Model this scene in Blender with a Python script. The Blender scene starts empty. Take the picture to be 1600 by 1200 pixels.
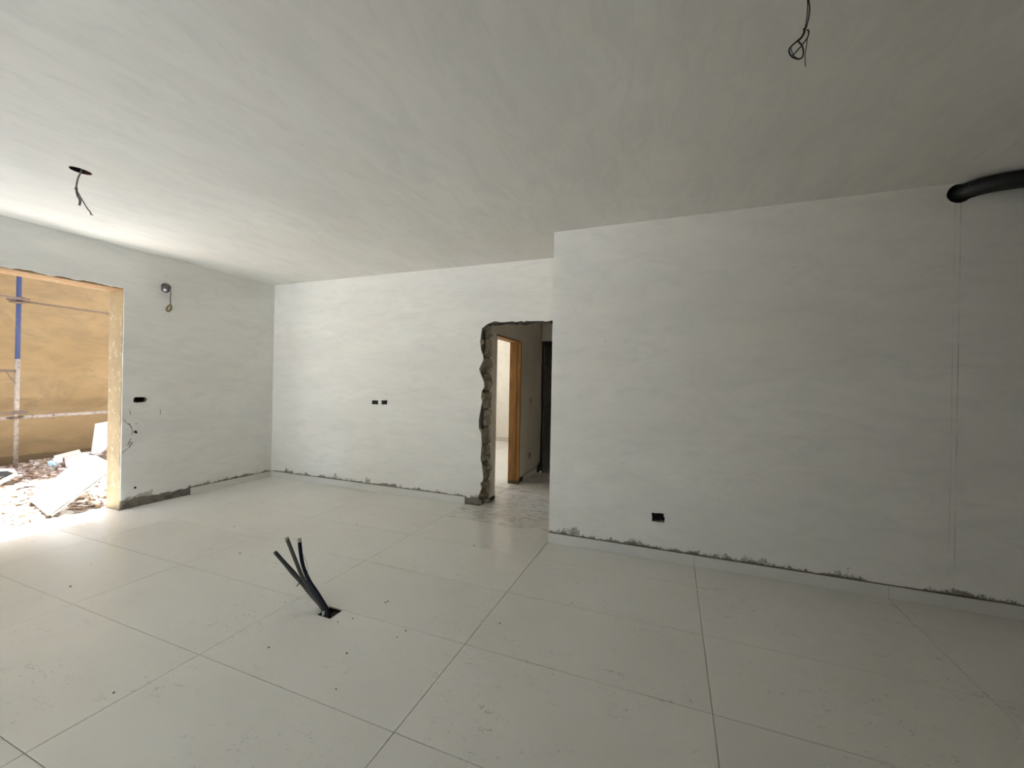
import bpy, bmesh, math, random
from mathutils import Vector, Matrix, noise
from mathutils.geometry import tessellate_polygon

random.seed(7)
sc = bpy.context.scene
COL = sc.collection

# ------------------------------------------------------------------ camera
CAM = Vector((0, 0, 1.4042))
FW = Vector((-0.364905, 0.931045, 0.0))
RT = Vector((0.930886, 0.364842, 0.018490))
UP = Vector((-0.017216, -0.006748, 0.999829))
F = 636.72
cd = bpy.data.cameras.new('camera')
cd.sensor_width = 36.0
cd.lens = F * 36.0 / 1600.0
cd.clip_start = 0.02
cam = bpy.data.objects.new('camera', cd)
COL.objects.link(cam)
m = Matrix((RT, UP, -FW)).transposed().to_4x4()
m.translation = CAM
cam.matrix_world = m
sc.camera = cam

# ------------------------------------------------------------------ light
w = bpy.data.worlds.new('world')
sc.world = w
w.use_nodes = True
nt = w.node_tree
bg = nt.nodes['Background']
sky = nt.nodes.new('ShaderNodeTexSky')
sky.sky_type = 'NISHITA'
sky.sun_disc = False
sky.sun_elevation = math.radians(78)
sky.sun_rotation = math.radians(300)
sky.altitude = 50
sky.dust_density = 3.0
sky.air_density = 1.0
nt.links.new(sky.outputs[0], bg.inputs[0])
bg.inputs[1].default_value = 0.8
sd = bpy.data.lights.new('sun', 'SUN')
sd.energy = 60.0
sd.angle = math.radians(0.6)
sd.color = (0.885, 0.965, 1.05)
sun = bpy.data.objects.new('sun', sd)
COL.objects.link(sun)
sun.location = (-7, 3, 12)
sun.rotation_euler = Vector((0.17, -0.10, -1)).to_track_quat('-Z', 'Y').to_euler()

sc.view_settings.view_transform = 'Standard'
sc.view_settings.look = 'None'
sc.view_settings.gamma = 1.0
sc.view_settings.use_curve_mapping = False
sc.view_settings.exposure = 0.38
sc.cycles.max_bounces = 16
sc.cycles.diffuse_bounces = 10
sc.cycles.glossy_bounces = 4
sc.cycles.sample_clamp_indirect = 0.0
sc.cycles.use_denoising = True

# ------------------------------------------------------------------ measured planes
XL, YF, YR, H, XE = -5.365, 4.222, 3.5185, 2.7665, -1.0004
XC = -1.99            # corridor wall face
XO = XL - 0.24        # outer face of the left wall
XY = -8.6             # yellow yard wall
YO = 2.485            # far edge of the big opening
ZL = 2.322            # its head
YS = 1.5             # near edge of the big opening (out of frame)
YB, XR = -6.2, 6.8    # room behind and right of the camera


def ray(px, py):
    return FW + (px - 800) / F * RT - (py - 600) / F * UP


def hit(px, py, ax, val):
    d = ray(px, py)
    t = (val - CAM[ax]) / d[ax]
    return CAM + t * d


def hitp(px, py, p0, n):
    d = ray(px, py)
    t = (p0 - CAM).dot(n) / d.dot(n)
    return CAM + t * d


# ------------------------------------------------------------------ materials
def mat(name, col, rough=0.8, metal=0.0, build=None, spec=0.5):
    mt = bpy.data.materials.new(name)
    mt.use_nodes = True
    b = mt.node_tree.nodes['Principled BSDF']
    b.inputs['Base Color'].default_value = (*col, 1)
    b.inputs['Roughness'].default_value = rough
    b.inputs['Metallic'].default_value = metal
    b.inputs['Specular IOR Level'].default_value = spec
    if build:
        build(mt.node_tree, b, col)
    return mt


class NB:
    """tiny node helper"""
    def __init__(s, nt):
        s.nt = nt
        s.N, s.L = nt.nodes, nt.links

    def pos(s, scale=(1, 1, 1), rot=(0, 0, 0)):
        g = s.N.new('ShaderNodeNewGeometry')
        mp = s.N.new('ShaderNodeMapping')
        mp.inputs['Scale'].default_value = scale
        mp.inputs['Rotation'].default_value = rot
        s.L.new(g.outputs['Position'], mp.inputs['Vector'])
        return mp.outputs[0]

    def noise(s, vec, scale, detail=4, rough=0.55, dist=0.0):
        n = s.N.new('ShaderNodeTexNoise')
        n.inputs['Scale'].default_value = scale
        n.inputs['Detail'].default_value = detail
        n.inputs['Roughness'].default_value = rough
        n.inputs['Distortion'].default_value = dist
        s.L.new(vec, n.inputs['Vector'])
        return n.outputs['Fac']

    def ramp(s, fac, stops):
        r = s.N.new('ShaderNodeValToRGB')
        e = r.color_ramp.elements
        while len(e) < len(stops):
            e.new(0.5)
        for k, (p, c) in enumerate(stops):
            e[k].position = p
            e[k].color = (*c, 1) if isinstance(c, (tuple, list)) else (c, c, c, 1)
        s.L.new(fac, r.inputs[0])
        return r.outputs[0]

    def mix(s, fac, a, b, mode='MIX'):
        n = s.N.new('ShaderNodeMix')
        n.data_type = 'RGBA'
        n.blend_type = mode
        for sock, v in ((n.inputs[0], fac), (n.inputs[6], a), (n.inputs[7], b)):
            if isinstance(v, (int, float)):
                sock.default_value = v
            elif isinstance(v, (tuple, list)):
                sock.default_value = (*v, 1)
            else:
                s.L.new(v, sock)
        return n.outputs[2]

    def math(s, op, a, b=0.0):
        n = s.N.new('ShaderNodeMath')
        n.operation = op
        for sock, v in ((n.inputs[0], a), (n.inputs[1], b)):
            if isinstance(v, (int, float)):
                sock.default_value = v
            else:
                s.L.new(v, sock)
        return n.outputs[0]

    def xyz(s):
        g = s.N.new('ShaderNodeNewGeometry')
        x = s.N.new('ShaderNodeSeparateXYZ')
        s.L.new(g.outputs['Position'], x.inputs[0])
        return x.outputs

    def bump(s, b, h, strength, dist=0.01):
        n = s.N.new('ShaderNodeBump')
        n.inputs['Strength'].default_value = strength
        n.inputs['Distance'].default_value = dist
        s.L.new(h, n.inputs['Height'])
        s.L.new(n.outputs[0], b.inputs['Normal'])


def plaster_nodes(stretch, smear, streak=None):
    def f(nt, b, col):
        q = NB(nt)
        v = q.pos(stretch)
        big = q.noise(v, 1.1, 5, 0.6, 0.6)
        mid = q.noise(v, 4.5, 5, 0.65, 1.2)
        fine = q.noise(q.pos(), 60, 3, 0.6)
        c = q.mix(q.ramp(big, [(0.3, 0.0), (0.7, 1.0)]), tuple(x * 0.93 for x in col), tuple(min(1, x * 1.05) for x in col))
        tint = q.noise(q.pos(), 1.6, 2)
        c = q.mix(q.ramp(tint, [(0.35, 0.0), (0.65, 0.35)]), c, (col[0] * 1.02, col[1] * 0.965, col[2] * 0.95))
        c = q.mix(q.ramp(mid, [(0.35, 0.45), (0.55, 0.0)]), c, (col[0] * 0.86, col[1] * 0.865, col[2] * 0.87))
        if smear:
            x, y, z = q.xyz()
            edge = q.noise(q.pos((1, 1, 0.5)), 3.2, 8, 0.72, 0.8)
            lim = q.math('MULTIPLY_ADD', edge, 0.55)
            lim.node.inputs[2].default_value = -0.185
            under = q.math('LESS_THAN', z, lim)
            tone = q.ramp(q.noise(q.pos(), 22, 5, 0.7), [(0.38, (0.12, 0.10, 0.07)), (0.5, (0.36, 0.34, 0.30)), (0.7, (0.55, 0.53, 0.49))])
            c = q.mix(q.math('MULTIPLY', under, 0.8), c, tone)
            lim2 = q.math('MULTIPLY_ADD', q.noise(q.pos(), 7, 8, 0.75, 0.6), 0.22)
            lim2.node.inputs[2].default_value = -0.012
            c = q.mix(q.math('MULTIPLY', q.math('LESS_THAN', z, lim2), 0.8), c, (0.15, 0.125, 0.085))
        # nail holes and specks
        sp = q.noise(q.pos(), 26, 1, 0.4)
        c = q.mix(q.ramp(sp, [(0.83, 0.0), (0.85, 0.5)]), c, (0.25, 0.24, 0.2))
        if streak:
            x, y, z = q.xyz()
            for sx, wd, amt in streak:
                dx = q.math('ABSOLUTE', q.math('SUBTRACT', x, sx))
                on = q.math('LESS_THAN', dx, wd)
                brk = q.ramp(q.noise(q.pos((4, 4, 1)), 5, 5, 0.7), [(0.42, 0.0), (0.6, 1.0)])
                c = q.mix(q.math('MULTIPLY', q.math('MULTIPLY', on, brk), amt), c, (0.42, 0.37, 0.30))
        nt.links.new(c, b.inputs['Base Color'])
        h = q.math('ADD', q.math('MULTIPLY', mid, 0.8), q.math('MULTIPLY', fine, 0.15))
        q.bump(b, h, 0.10, 0.02)
    return f


WALLC = (0.80, 0.785, 0.735)
M = {}
M['plaster_x'] = mat('painted plaster far', WALLC, 0.85, build=plaster_nodes((0.6, 1, 2.2), True))
M['plaster_r'] = mat('painted plaster right', WALLC, 0.85,
                     build=plaster_nodes((0.7, 1, 1.6), True, [(1.700, 0.0035, 0.3), (1.728, 0.004, 0.5)]))
M['plaster_y'] = mat('painted plaster left', (0.76, 0.755, 0.725), 0.85, build=plaster_nodes((1, 0.6, 2.0), True))
M['plaster'] = mat('painted plaster', WALLC, 0.85, build=plaster_nodes((1, 1, 1), False))
M['ceiling'] = mat('ceiling plaster', (0.79, 0.778, 0.735), 0.85, build=plaster_nodes((1.7, 0.55, 1), False))


def cement_nodes(nt, b, col):
    q = NB(nt)
    n = q.noise(q.pos(), 14, 8, 0.7, 0.6)
    c = q.ramp(n, [(0.3, tuple(x * 0.35 for x in col)), (0.5, col), (0.75, tuple(min(1, x * 1.6) for x in col))])
    nt.links.new(c, b.inputs['Base Color'])
    q.bump(b, n, 0.7, 0.02)


M['cement'] = mat('raw cement', (0.20, 0.185, 0.155), 0.95, build=cement_nodes)
M['darkcement'] = mat('bare dark cement', (0.05, 0.045, 0.035), 0.95, build=cement_nodes)
M['block'] = mat('broken concrete block', (0.25, 0.215, 0.155), 0.95, build=cement_nodes)
M['mortar'] = mat('dark mortar', (0.06, 0.052, 0.04), 0.95, build=cement_nodes)


def tile_nodes(nt, b, col):
    q = NB(nt)
    oi = q.N.new('ShaderNodeObjectInfo')
    tone = q.ramp(oi.outputs['Random'], [(0.0, tuple(x * 0.975 for x in col)), (1.0, tuple(x * 1.015 for x in col))])
    dust = q.noise(q.pos(), 1.3, 5, 0.65, 0.5)
    c = q.mix(q.ramp(dust, [(0.45, 0.0), (0.75, 0.30)]), tone, (0.62, 0.59, 0.52))
    # scattered dirt of footprints
    area = q.ramp(q.noise(q.pos(), 1.9, 2, 0.5), [(0.44, 0.0), (0.56, 1.0)])
    spk = q.ramp(q.noise(q.pos(), 42, 5, 0.8, 1.5), [(0.53, 0.0), (0.62, 1.0)])
    sm = q.ramp(q.noise(q.pos((1, 2.4, 1), (0, 0, 0.6)), 9, 5, 0.75, 1.0), [(0.52, 0.0), (0.62, 1.0)])
    c = q.mix(q.math('MULTIPLY', q.math('MULTIPLY', spk, sm), q.math('MULTIPLY', area, 0.75)), c, (0.22, 0.20, 0.16))
    # trodden dust in the passage
    x, y, z = q.xyz()
    pas = q.math('MULTIPLY', q.math('GREATER_THAN', y, 3.75), q.math('GREATER_THAN', x, -2.2))
    pn = q.ramp(q.noise(q.pos((1, 1.6, 1)), 6, 6, 0.7, 1.2), [(0.45, 0.0), (0.62, 0.75)])
    c = q.mix(q.math('MULTIPLY', pas, pn), c, (0.36, 0.335, 0.29))
    nt.links.new(c, b.inputs['Base Color'])
    r = q.ramp(dust, [(0.4, 0.30), (0.75, 0.46)])
    nt.links.new(r, b.inputs['Roughness'])


M['tile'] = mat('pale porcelain tile', (0.73, 0.715, 0.665), 0.32, build=tile_nodes, spec=0.5)
M['skirt'] = mat('porcelain skirting', (0.66, 0.645, 0.60), 0.35, spec=0.4)
M['bead'] = mat('brown skirting bead', (0.17, 0.14, 0.09), 0.95)
M['grout'] = mat('grout', (0.30, 0.275, 0.235), 0.95)


def yellow_nodes(nt, b, col):
    q = NB(nt)
    big = q.noise(q.pos((1, 0.7, 1)), 1.2, 6, 0.6, 0.8)
    mid = q.noise(q.pos((1, 0.5, 1.3)), 4, 7, 0.7, 1.0)
    c = q.mix(q.ramp(big, [(0.35, 0.0), (0.65, 1.0)]), (0.215, 0.158, 0.080), (0.275, 0.208, 0.115))
    c = q.mix(q.ramp(mid, [(0.35, 0.7), (0.55, 0.0)]), c, (0.165, 0.128, 0.075))
    x, y, z = q.xyz()
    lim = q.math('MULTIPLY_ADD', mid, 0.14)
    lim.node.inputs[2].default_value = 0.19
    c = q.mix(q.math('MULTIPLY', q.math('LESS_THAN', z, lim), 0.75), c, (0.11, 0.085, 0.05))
    nt.links.new(c, b.inputs['Base Color'])
    q.bump(b, mid, 0.3, 0.02)


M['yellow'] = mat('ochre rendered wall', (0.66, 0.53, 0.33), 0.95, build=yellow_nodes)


def reveal_nodes(nt, b, col):
    q = NB(nt)
    n = q.noise(q.pos(), 5, 6, 0.7, 0.6)
    c = q.mix(q.ramp(n, [(0.4, 0.6), (0.6, 0.0)]), col, (0.20, 0.15, 0.09))
    r = q.ramp(q.noise(q.pos(), 18, 4, 0.7), [(0.56, 0.0), (0.66, 0.6)])
    c = q.mix(r, c, (0.40, 0.36, 0.26))
    x, y, z = q.xyz()
    zz = q.math('ADD', z, q.math('MULTIPLY', n, 0.35))
    rust = q.ramp(zz, [(0.0, 0.0), (1.0, 0.0)])
    rust = q.math('MULTIPLY', q.math('GREATER_THAN', zz, 2.47), 0.75)
    c = q.mix(rust, c, (0.22, 0.12, 0.05))
    nt.links.new(c, b.inputs['Base Color'])
    q.bump(b, n, 0.35, 0.01)


M['reveal'] = mat('cream painted reveal', (0.27, 0.205, 0.115), 0.9, build=reveal_nodes)


def ground_nodes(nt, b, col):
    q = NB(nt)
    n = q.noise(q.pos(), 24, 8, 0.75, 0.8)
    k = q.noise(q.pos(), 3, 4, 0.6)
    c = q.ramp(n, [(0.32, (0.08, 0.055, 0.037)), (0.5, (0.26, 0.19, 0.13)), (0.68, (0.46, 0.38, 0.30))])
    c = q.mix(q.ramp(k, [(0.45, 0.0), (0.65, 0.5)]), c, (0.44, 0.41, 0.38))
    nt.links.new(c, b.inputs['Base Color'])
    q.bump(b, n, 0.8, 0.03)


M['rubble'] = mat('rubble soil', (0.5, 0.4, 0.3), 0.95, build=ground_nodes)


def chip_nodes(nt, b, col):
    q = NB(nt)
    oi = q.N.new('ShaderNodeNewGeometry')
    c = q.ramp(oi.outputs['Random Per Island'], [(0.0, (0.14, 0.09, 0.055)), (0.35, (0.30, 0.22, 0.15)), (0.7, (0.44, 0.37, 0.31)), (1.0, (0.66, 0.64, 0.62))])
    nt.links.new(c, b.inputs['Base Color'])


M['chips'] = mat('rubble chips', (0.6, 0.5, 0.4), 0.95, build=chip_nodes)
M['bounce_ground'] = mat('added pale bounce ground', (0.74, 0.73, 0.71), 0.9)  # pale so the added ground throws sunlight indoors
M['plaster_grey'] = mat('dimmed grey plaster', (0.62, 0.585, 0.51), 0.9, build=plaster_nodes((1, 1, 1), False))  # grey plaster toned darker so the passage comes out dim
M['plaster_dark'] = mat('darkened unseen plaster', (0.42, 0.40, 0.36), 0.95)  # unseen walls coloured darker to cut bounce light near the camera
M['paleground'] = mat('pale sandy yard', (0.48, 0.41, 0.33), 0.95)


def slab_nodes(nt, b, col):
    q = NB(nt)
    n = q.noise(q.pos((2.5, 1, 1), (0, 0, 0.9)), 5, 5, 0.6)
    c = q.ramp(n, [(0.35, tuple(x * 0.86 for x in col)), (0.6, col)])
    nt.links.new(c, b.inputs['Base Color'])


M['slab'] = mat('white tile slab', (0.84, 0.84, 0.83), 0.5, build=slab_nodes)
M['slabblue'] = mat('bluish white slab', (0.62, 0.70, 0.80), 0.5)
M['bluebag'] = mat('pale blue plastic', (0.42, 0.66, 0.80), 0.4)
M['whitebag'] = mat('white plastic', (0.80, 0.80, 0.84), 0.5)
M['boardpink'] = mat('dusty pinkish board', (0.56, 0.48, 0.45), 0.9)
M['planks'] = mat('weathered pale timber', (0.62, 0.55, 0.46), 0.9)
M['blacksheet'] = mat('black rubber sheet', (0.03, 0.035, 0.035), 0.6)


def wood_nodes(nt, b, col):
    q = NB(nt)
    n = q.noise(q.pos((9, 9, 0.7)), 3.0, 6, 0.6, 1.5)
    c = q.ramp(n, [(0.3, (0.19, 0.075, 0.012)), (0.5, (0.30, 0.135, 0.028)), (0.7, (0.40, 0.20, 0.055))])
    x, y, z = q.xyz()
    c = q.mix(q.math('LESS_THAN', z, 0.05), c, (0.10, 0.08, 0.035))
    nt.links.new(c, b.inputs['Base Color'])


M['wood'] = mat('orange brown door frame timber', (0.5, 0.25, 0.08), 0.6, build=wood_nodes)


def pole_nodes(nt, b, col):
    q = NB(nt)
    n = q.noise(q.pos((1, 1, 1)), 22, 5, 0.7)
    c = q.ramp(n, [(0.33, (0.10, 0.065, 0.05)), (0.45, col), (0.70, tuple(min(1, x * 1.25 + 0.004) for x in col))])
    nt.links.new(c, b.inputs['Base Color'])


M['polewhite'] = mat('weathered whitish steel tube', (0.27, 0.245, 0.22), 0.8, build=pole_nodes)
M['poleblue'] = mat('blue painted steel tube', (0.020, 0.040, 0.125), 0.7, build=pole_nodes)
M['steel'] = mat('rusty galvanised steel', (0.125, 0.095, 0.07), 0.8, 0.0, build=pole_nodes)
M['greyconduit'] = mat('grey plastic conduit', (0.045, 0.043, 0.033), 0.55)
M['greyconduit2'] = mat('darker grey conduit', (0.022, 0.020, 0.015), 0.6)
M['blueconduit'] = mat('black blue conduit', (0.003, 0.005, 0.016), 0.5, spec=0.25)
M['tape'] = mat('pale tape', (0.42, 0.41, 0.37), 0.7)
M['black'] = mat('black plastic', (0.012, 0.011, 0.010), 0.6)
M['pipe'] = mat('black flexible duct', (0.010, 0.010, 0.009), 0.45)
M['hole'] = mat('dark wall cavity', (0.018, 0.015, 0.012), 0.95)
M['redbox'] = mat('dark red junction box', (0.045, 0.006, 0.004), 0.8)
M['wire'] = mat('grey sheathed wire', (0.10, 0.095, 0.08), 0.5)
M['wiredark'] = mat('black wire', (0.012, 0.011, 0.01), 0.5)
M['brass'] = mat('bare yellowish wire', (0.20, 0.155, 0.06), 0.4, 0.4)
M['zinc'] = mat('galvanised metal box', (0.09, 0.09, 0.088), 0.5, 0.4)
M['white'] = mat('white plug', (0.85, 0.85, 0.85), 0.5)
M['charcoal'] = mat('charcoal mark', (0.15, 0.145, 0.135), 0.95)
M['crumb'] = mat('dark mortar crumb', (0.09, 0.08, 0.065), 0.95)


# ------------------------------------------------------------------ builders
def link(name, bm, mt, parent=None, smooth=False, origin=None):
    me = bpy.data.meshes.new(name)
    bmesh.ops.recalc_face_normals(bm, faces=bm.faces)
    if origin is not None:
        bmesh.ops.translate(bm, verts=bm.verts, vec=-Vector(origin))
    if smooth:
        for f in bm.faces:
            f.smooth = True
    bm.to_mesh(me)
    bm.free()
    me.materials.append(M[mt] if isinstance(mt, str) else mt)
    o = bpy.data.objects.new(name, me)
    COL.objects.link(o)
    if parent is not None:
        o.parent = parent
        if origin is not None:
            o.location = Vector(origin) - parent_world(parent)
        else:
            o.location = -parent_world(parent)
    elif origin is not None:
        o.location = origin
    return o


def parent_world(p):
    v = Vector((0, 0, 0))
    while p is not None:
        v = v + p.location
        p = p.parent
    return v


def thing(name, label, cat, loc, group=None):
    o = bpy.data.objects.new(name, None)
    COL.objects.link(o)
    o.location = loc
    o.empty_display_size = 0.1
    o['label'] = label
    o['category'] = cat
    if group:
        o['group'] = group
    return o


def tag(o, label, cat, group=None):
    o['label'] = label
    o['category'] = cat
    if group:
        o['group'] = group
    return o


def struct(o):
    o['kind'] = 'structure'
    return o


def box(bm, lo, hi):
    v = [bm.verts.new((x, y, z)) for x in (lo[0], hi[0]) for y in (lo[1], hi[1]) for z in (lo[2], hi[2])]
    for q in ((0, 1, 3, 2), (4, 6, 7, 5), (0, 4, 5, 1), (2, 3, 7, 6), (0, 2, 6, 4), (1, 5, 7, 3)):
        bm.faces.new([v[i] for i in q])


def box_bm(lo, hi):
    bm = bmesh.new()
    box(bm, lo, hi)
    return bm


def slab(bm, loops, to3, a, b):
    """2D loops (outer + holes) -> solid between depth a and b; to3(u, v, d)"""
    pts = [[Vector((p[0], p[1], 0)) for p in l] for l in loops]
    tris = tessellate_polygon(pts)
    flat = [p for l in pts for p in l]
    va = [bm.verts.new(to3(p.x, p.y, a)) for p in flat]
    vb = [bm.verts.new(to3(p.x, p.y, b)) for p in flat]
    for t in tris:
        try:
            bm.faces.new([va[i] for i in t])
            bm.faces.new([vb[i] for i in reversed(t)])
        except ValueError:
            pass
    k = 0
    for l in pts:
        n = len(l)
        for i in range(n):
            j = (i + 1) % n
            try:
                bm.faces.new((va[k + i], va[k + j], vb[k + j], vb[k + i]))
            except ValueError:
                pass
        k += n


def XZ(u, v, d):
    return (u, d, v)


def YZ(u, v, d):
    return (d, u, v)


def XY_(u, v, d):
    return (u, v, d)


def jag(p, q, n, amp, seed):
    """ragged run of points from p to q (q left out)"""
    r = random.Random(seed)
    out = [p]
    dx, dy = q[0] - p[0], q[1] - p[1]
    l = math.hypot(dx, dy)
    for i in range(1, n):
        t = (i + r.uniform(-0.35, 0.35)) / n
        o = r.uniform(-1, 1) * amp
        out.append((p[0] + dx * t - dy / l * o, p[1] + dy * t + dx / l * o))
    return out


def rough_hole(u0, u1, v0, v1, amp, seed):
    c = [(u0, v0), (u1, v0), (u1, v1), (u0, v1)]
    out = []
    for i in range(4):
        out += jag(c[i], c[(i + 1) % 4], 4, amp, seed + i)
    return out


def disc_hole(u, v, r, n, amp, seed, ru=None):
    rr = random.Random(seed)
    return [(u + (ru or r) * math.cos(2 * math.pi * i / n) * (1 + rr.uniform(-amp, amp)),
             v + r * math.sin(2 * math.pi * i / n) * (1 + rr.uniform(-amp, amp))) for i in range(n)]


def spline(pts, sub=6):
    pts = [Vector(p) for p in pts]
    out = []
    for i in range(len(pts) - 1):
        p0 = pts[max(i - 1, 0)]
        p1, p2 = pts[i], pts[i + 1]
        p3 = pts[min(i + 2, len(pts) - 1)]
        for k in range(sub):
            t = k / sub
            out.append(0.5 * ((2 * p1) + (p2 - p0) * t + (2 * p0 - 5 * p1 + 4 * p2 - p3) * t * t + (3 * p1 - p0 - 3 * p2 + p3) * t ** 3))
    out.append(pts[-1])
    return out


def tube(bm, pts, r, n=10, sub=6, rfun=None, flat=None):
    c = spline(pts, sub) if sub > 1 else [Vector(p) for p in pts]
    rings = []
    ref = None
    for i, p in enumerate(c):
        d = (c[min(i + 1, len(c) - 1)] - c[max(i - 1, 0)]).normalized()
        if ref is None:
            ref = d.orthogonal().normalized()
        a = (ref - d * ref.dot(d)).normalized()
        ref = a
        b = d.cross(a)
        rr = rfun(i / (len(c) - 1), i) * r if rfun else r
        rings.append([bm.verts.new(p + a * math.cos(2 * math.pi * k / n) * rr + b * math.sin(2 * math.pi * k / n) * rr * (flat or 1)) for k in range(n)])
    for i in range(len(rings) - 1):
        for k in range(n):
            bm.faces.new((rings[i][k], rings[i][(k + 1) % n], rings[i + 1][(k + 1) % n], rings[i + 1][k]))
    bm.faces.new(rings[0][::-1])
    bm.faces.new(rings[-1])


def tube_bm(*a, **k):
    bm = bmesh.new()
    tube(bm, *a, **k)
    return bm


def plate_bm(pts, th, n=None):
    """flat polygon of 3D points, thickened away from the camera side"""
    pts = [Vector(p) for p in pts]
    nn = n or (pts[1] - pts[0]).cross(pts[2] - pts[0]).normalized()
    if nn.dot(CAM - pts[0]) < 0:
        nn = -nn
    bm = bmesh.new()
    a = [bm.verts.new(p) for p in pts]
    b = [bm.verts.new(p - nn * th) for p in pts]
    bm.faces.new(a)
    bm.faces.new(b[::-1])
    for i in range(len(pts)):
        j = (i + 1) % len(pts)
        bm.faces.new((a[i], a[j], b[j], b[i]))
    return bm


# ------------------------------------------------------------------ floor
floor_bm = bmesh.new()
HX0, HX1, HY0, HY1 = -1.957, -1.852, 1.855, 1.9535
# bed under the tiles, broken round the floor box
for lo, hi in (((XO, YB, -0.12), (HX0, YF, -0.004)), ((HX1, YB, -0.12), (XR, YF, -0.004)),
               ((HX0, YB, -0.12), (HX1, HY0, -0.004)), ((HX0, HY1, -0.12), (HX1, YF, -0.004)),
               ((-2.13, YF, -0.12), (-0.85, 6.23, -0.004)), ((XO, YF + .15, -0.12), (-2.13, 9.6, -0.004))):
    box(floor_bm, lo, hi)
floor = struct(link('floor', floor_bm, 'grout'))

TX0, TY0, TW, TH = -3.4115, 1.9573, 1.2, 0.6
G = 0.0016


def tile_piece(x0, x1, y0, y1, hole=False):
    bm = bmesh.new()
    x0, x1, y0, y1 = x0 + G, x1 - G, y0 + G, y1 - G
    if hole:
        l = [(x0, y0), (x1, y0), (x1, y1), (HX1, y1), (HX1 + .001, HY0 - .001), (HX0, HY0 + .002), (HX0 + .001, y1), (x0, y1)]
        slab(bm, [l], XY_, -0.012, 0.0)
    else:
        box(bm, (x0, y0, -0.012), (x1, y1, 0.0))
        bmesh.ops.bevel(bm, geom=[e for e in bm.edges if all(v.co.z > -0.001 for v in e.verts)], offset=0.0008, segments=1, affect='EDGES')
    c = ((x0 + x1) / 2, (y0 + y1) / 2, 0)
    link('floor_tile', bm, 'tile', floor, origin=c)


rooms = [(XO + .003, XR, YB, YR - .001, 'main'), (XL, XE, YR, YF, 'main'), (-2.04, -1.0, YF, 6.22, 'main'), (XL, -2.04, YF + 0.15, 9.2, 'main')]
for (rx0, rx1, ry0, ry1, _) in rooms:
    for i in range(-2, 9):
        for j in range(-16, 14):
            a0, a1 = TX0 + TW * i, TX0 + TW * (i + 1)
            b0, b1 = TY0 + TH * j, TY0 + TH * (j + 1)
            x0, x1, y0, y1 = max(a0, rx0), min(a1, rx1), max(b0, ry0), min(b1, ry1)
            # merge slivers across the two neighbouring main-room rectangles
            if ry1 == YR - .001 and b1 > YR and x0 < XE:
                pass
            if x1 - x0 < 0.03 or y1 - y0 < 0.03:
                continue
            if ry0 == YR and b0 < YR < b1:      # row that runs past the right wall's corner
                continue
            if ry1 == YR - .001 and b0 < YR < b1 and x0 < XE:
                full = min(b1, YF)
                xm = min(x1, XE)
                tile_piece(x0, xm, y0, full)
                if x1 > XE + .03:
                    tile_piece(XE - .0015, x1, y0, y1)
                continue
            h = (i == 1 and j == -1 and rx0 == XO + .003)
            tile_piece(x0, x1, y0, y1, h)

# ------------------------------------------------------------------ floor box with conduits
fb = thing('floor_box', 'square hole in the floor tile with a recessed black box round the cable conduits', 'floor box', ((HX0 + HX1) / 2, (HY0 + HY1) / 2, -0.08))
bm = bmesh.new()
for lo, hi in (((HX0, HY0, -.10), (HX1, HY1, -.09)), ((HX0, HY0, -.10), (HX0 + .003, HY1, -.006)), ((HX1 - .003, HY0, -.10), (HX1, HY1, -.006)),
               ((HX0, HY0, -.10), (HX1, HY0 + .003, -.006)), ((HX0, HY1 - .003, -.10), (HX1, HY1, -.006))):
    box(bm, lo, hi)
link('box_body', bm, 'hole', fb)
link('mortar_fill', box_bm((HX0 + .045, HY0 + .004, -.06), (HX1 - .004, HY1 - .005, -.018)), 'mortar', fb)

YC = 1.90


def on(px, py, y=YC):
    return hit(px, py, 1, y)


cb = thing('conduit_bundle', 'three conduits tied together sticking up out of the floor hole, leaning left', 'conduits', (-1.915, 1.90, -0.08))
base = Vector((-1.93, 1.90, -0.085))
c1 = [(-1.915, 1.895, -.085), on(507, 957, 1.895), on(489, 929), on(474, 905), on(462, 876), on(448, 841)]
t1 = link('conduit', tube_bm(c1, 0.0110, 12), 'greyconduit', cb, True)
d = (Vector(c1[-1]) - Vector(c1[-2])).normalized()
link('tape_end', tube_bm([Vector(c1[-1]) - d * .012, Vector(c1[-1]) + d * .004], 0.0118, 12, 1), 'tape', t1, True)
c2 = [(-1.915, 1.915, -.085), on(508, 955, 1.915), on(488, 931, 1.918), on(470, 909, 1.918), on(452, 888, 1.915), on(430, 863, 1.90)]
t2 = link('conduit', tube_bm(c2, 0.0118, 12, flat=1.25, rfun=lambda t, i: 1 + 0.25 * math.exp(-((t - .74) / .08) ** 2)), 'greyconduit2', cb, True)
d = (Vector(c2[-1]) - Vector(c2[-2])).normalized()
link('open_end', tube_bm([Vector(c2[-1]) - d * .002, Vector(c2[-1]) + d * .004], 0.0112, 12, 1), 'greyconduit', t2, True)
c3 = [(-1.895, 1.885, -.085), on(513, 958, 1.885), on(498, 930, 1.885), on(482, 905, 1.888), on(472, 878, 1.89), on(467.5, 842, 1.89)]
t3 = link('conduit', tube_bm(c3, 0.0108, 12), 'blueconduit', cb, True)
d = (Vector(c3[-1]) - Vector(c3[-2])).normalized()
link('tape_end', tube_bm([Vector(c3[-1]) - d * .020, Vector(c3[-1]) + d * .004], 0.0114, 12, 1), 'tape', t3, True)
c4 = [(-1.90, 1.90, -.085), on(508, 958, 1.905), on(494, 932, 1.905), on(479, 906, 1.905)]
link('conduit', tube_bm(c4, 0.0095, 12), 'black', cb, True)
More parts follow.
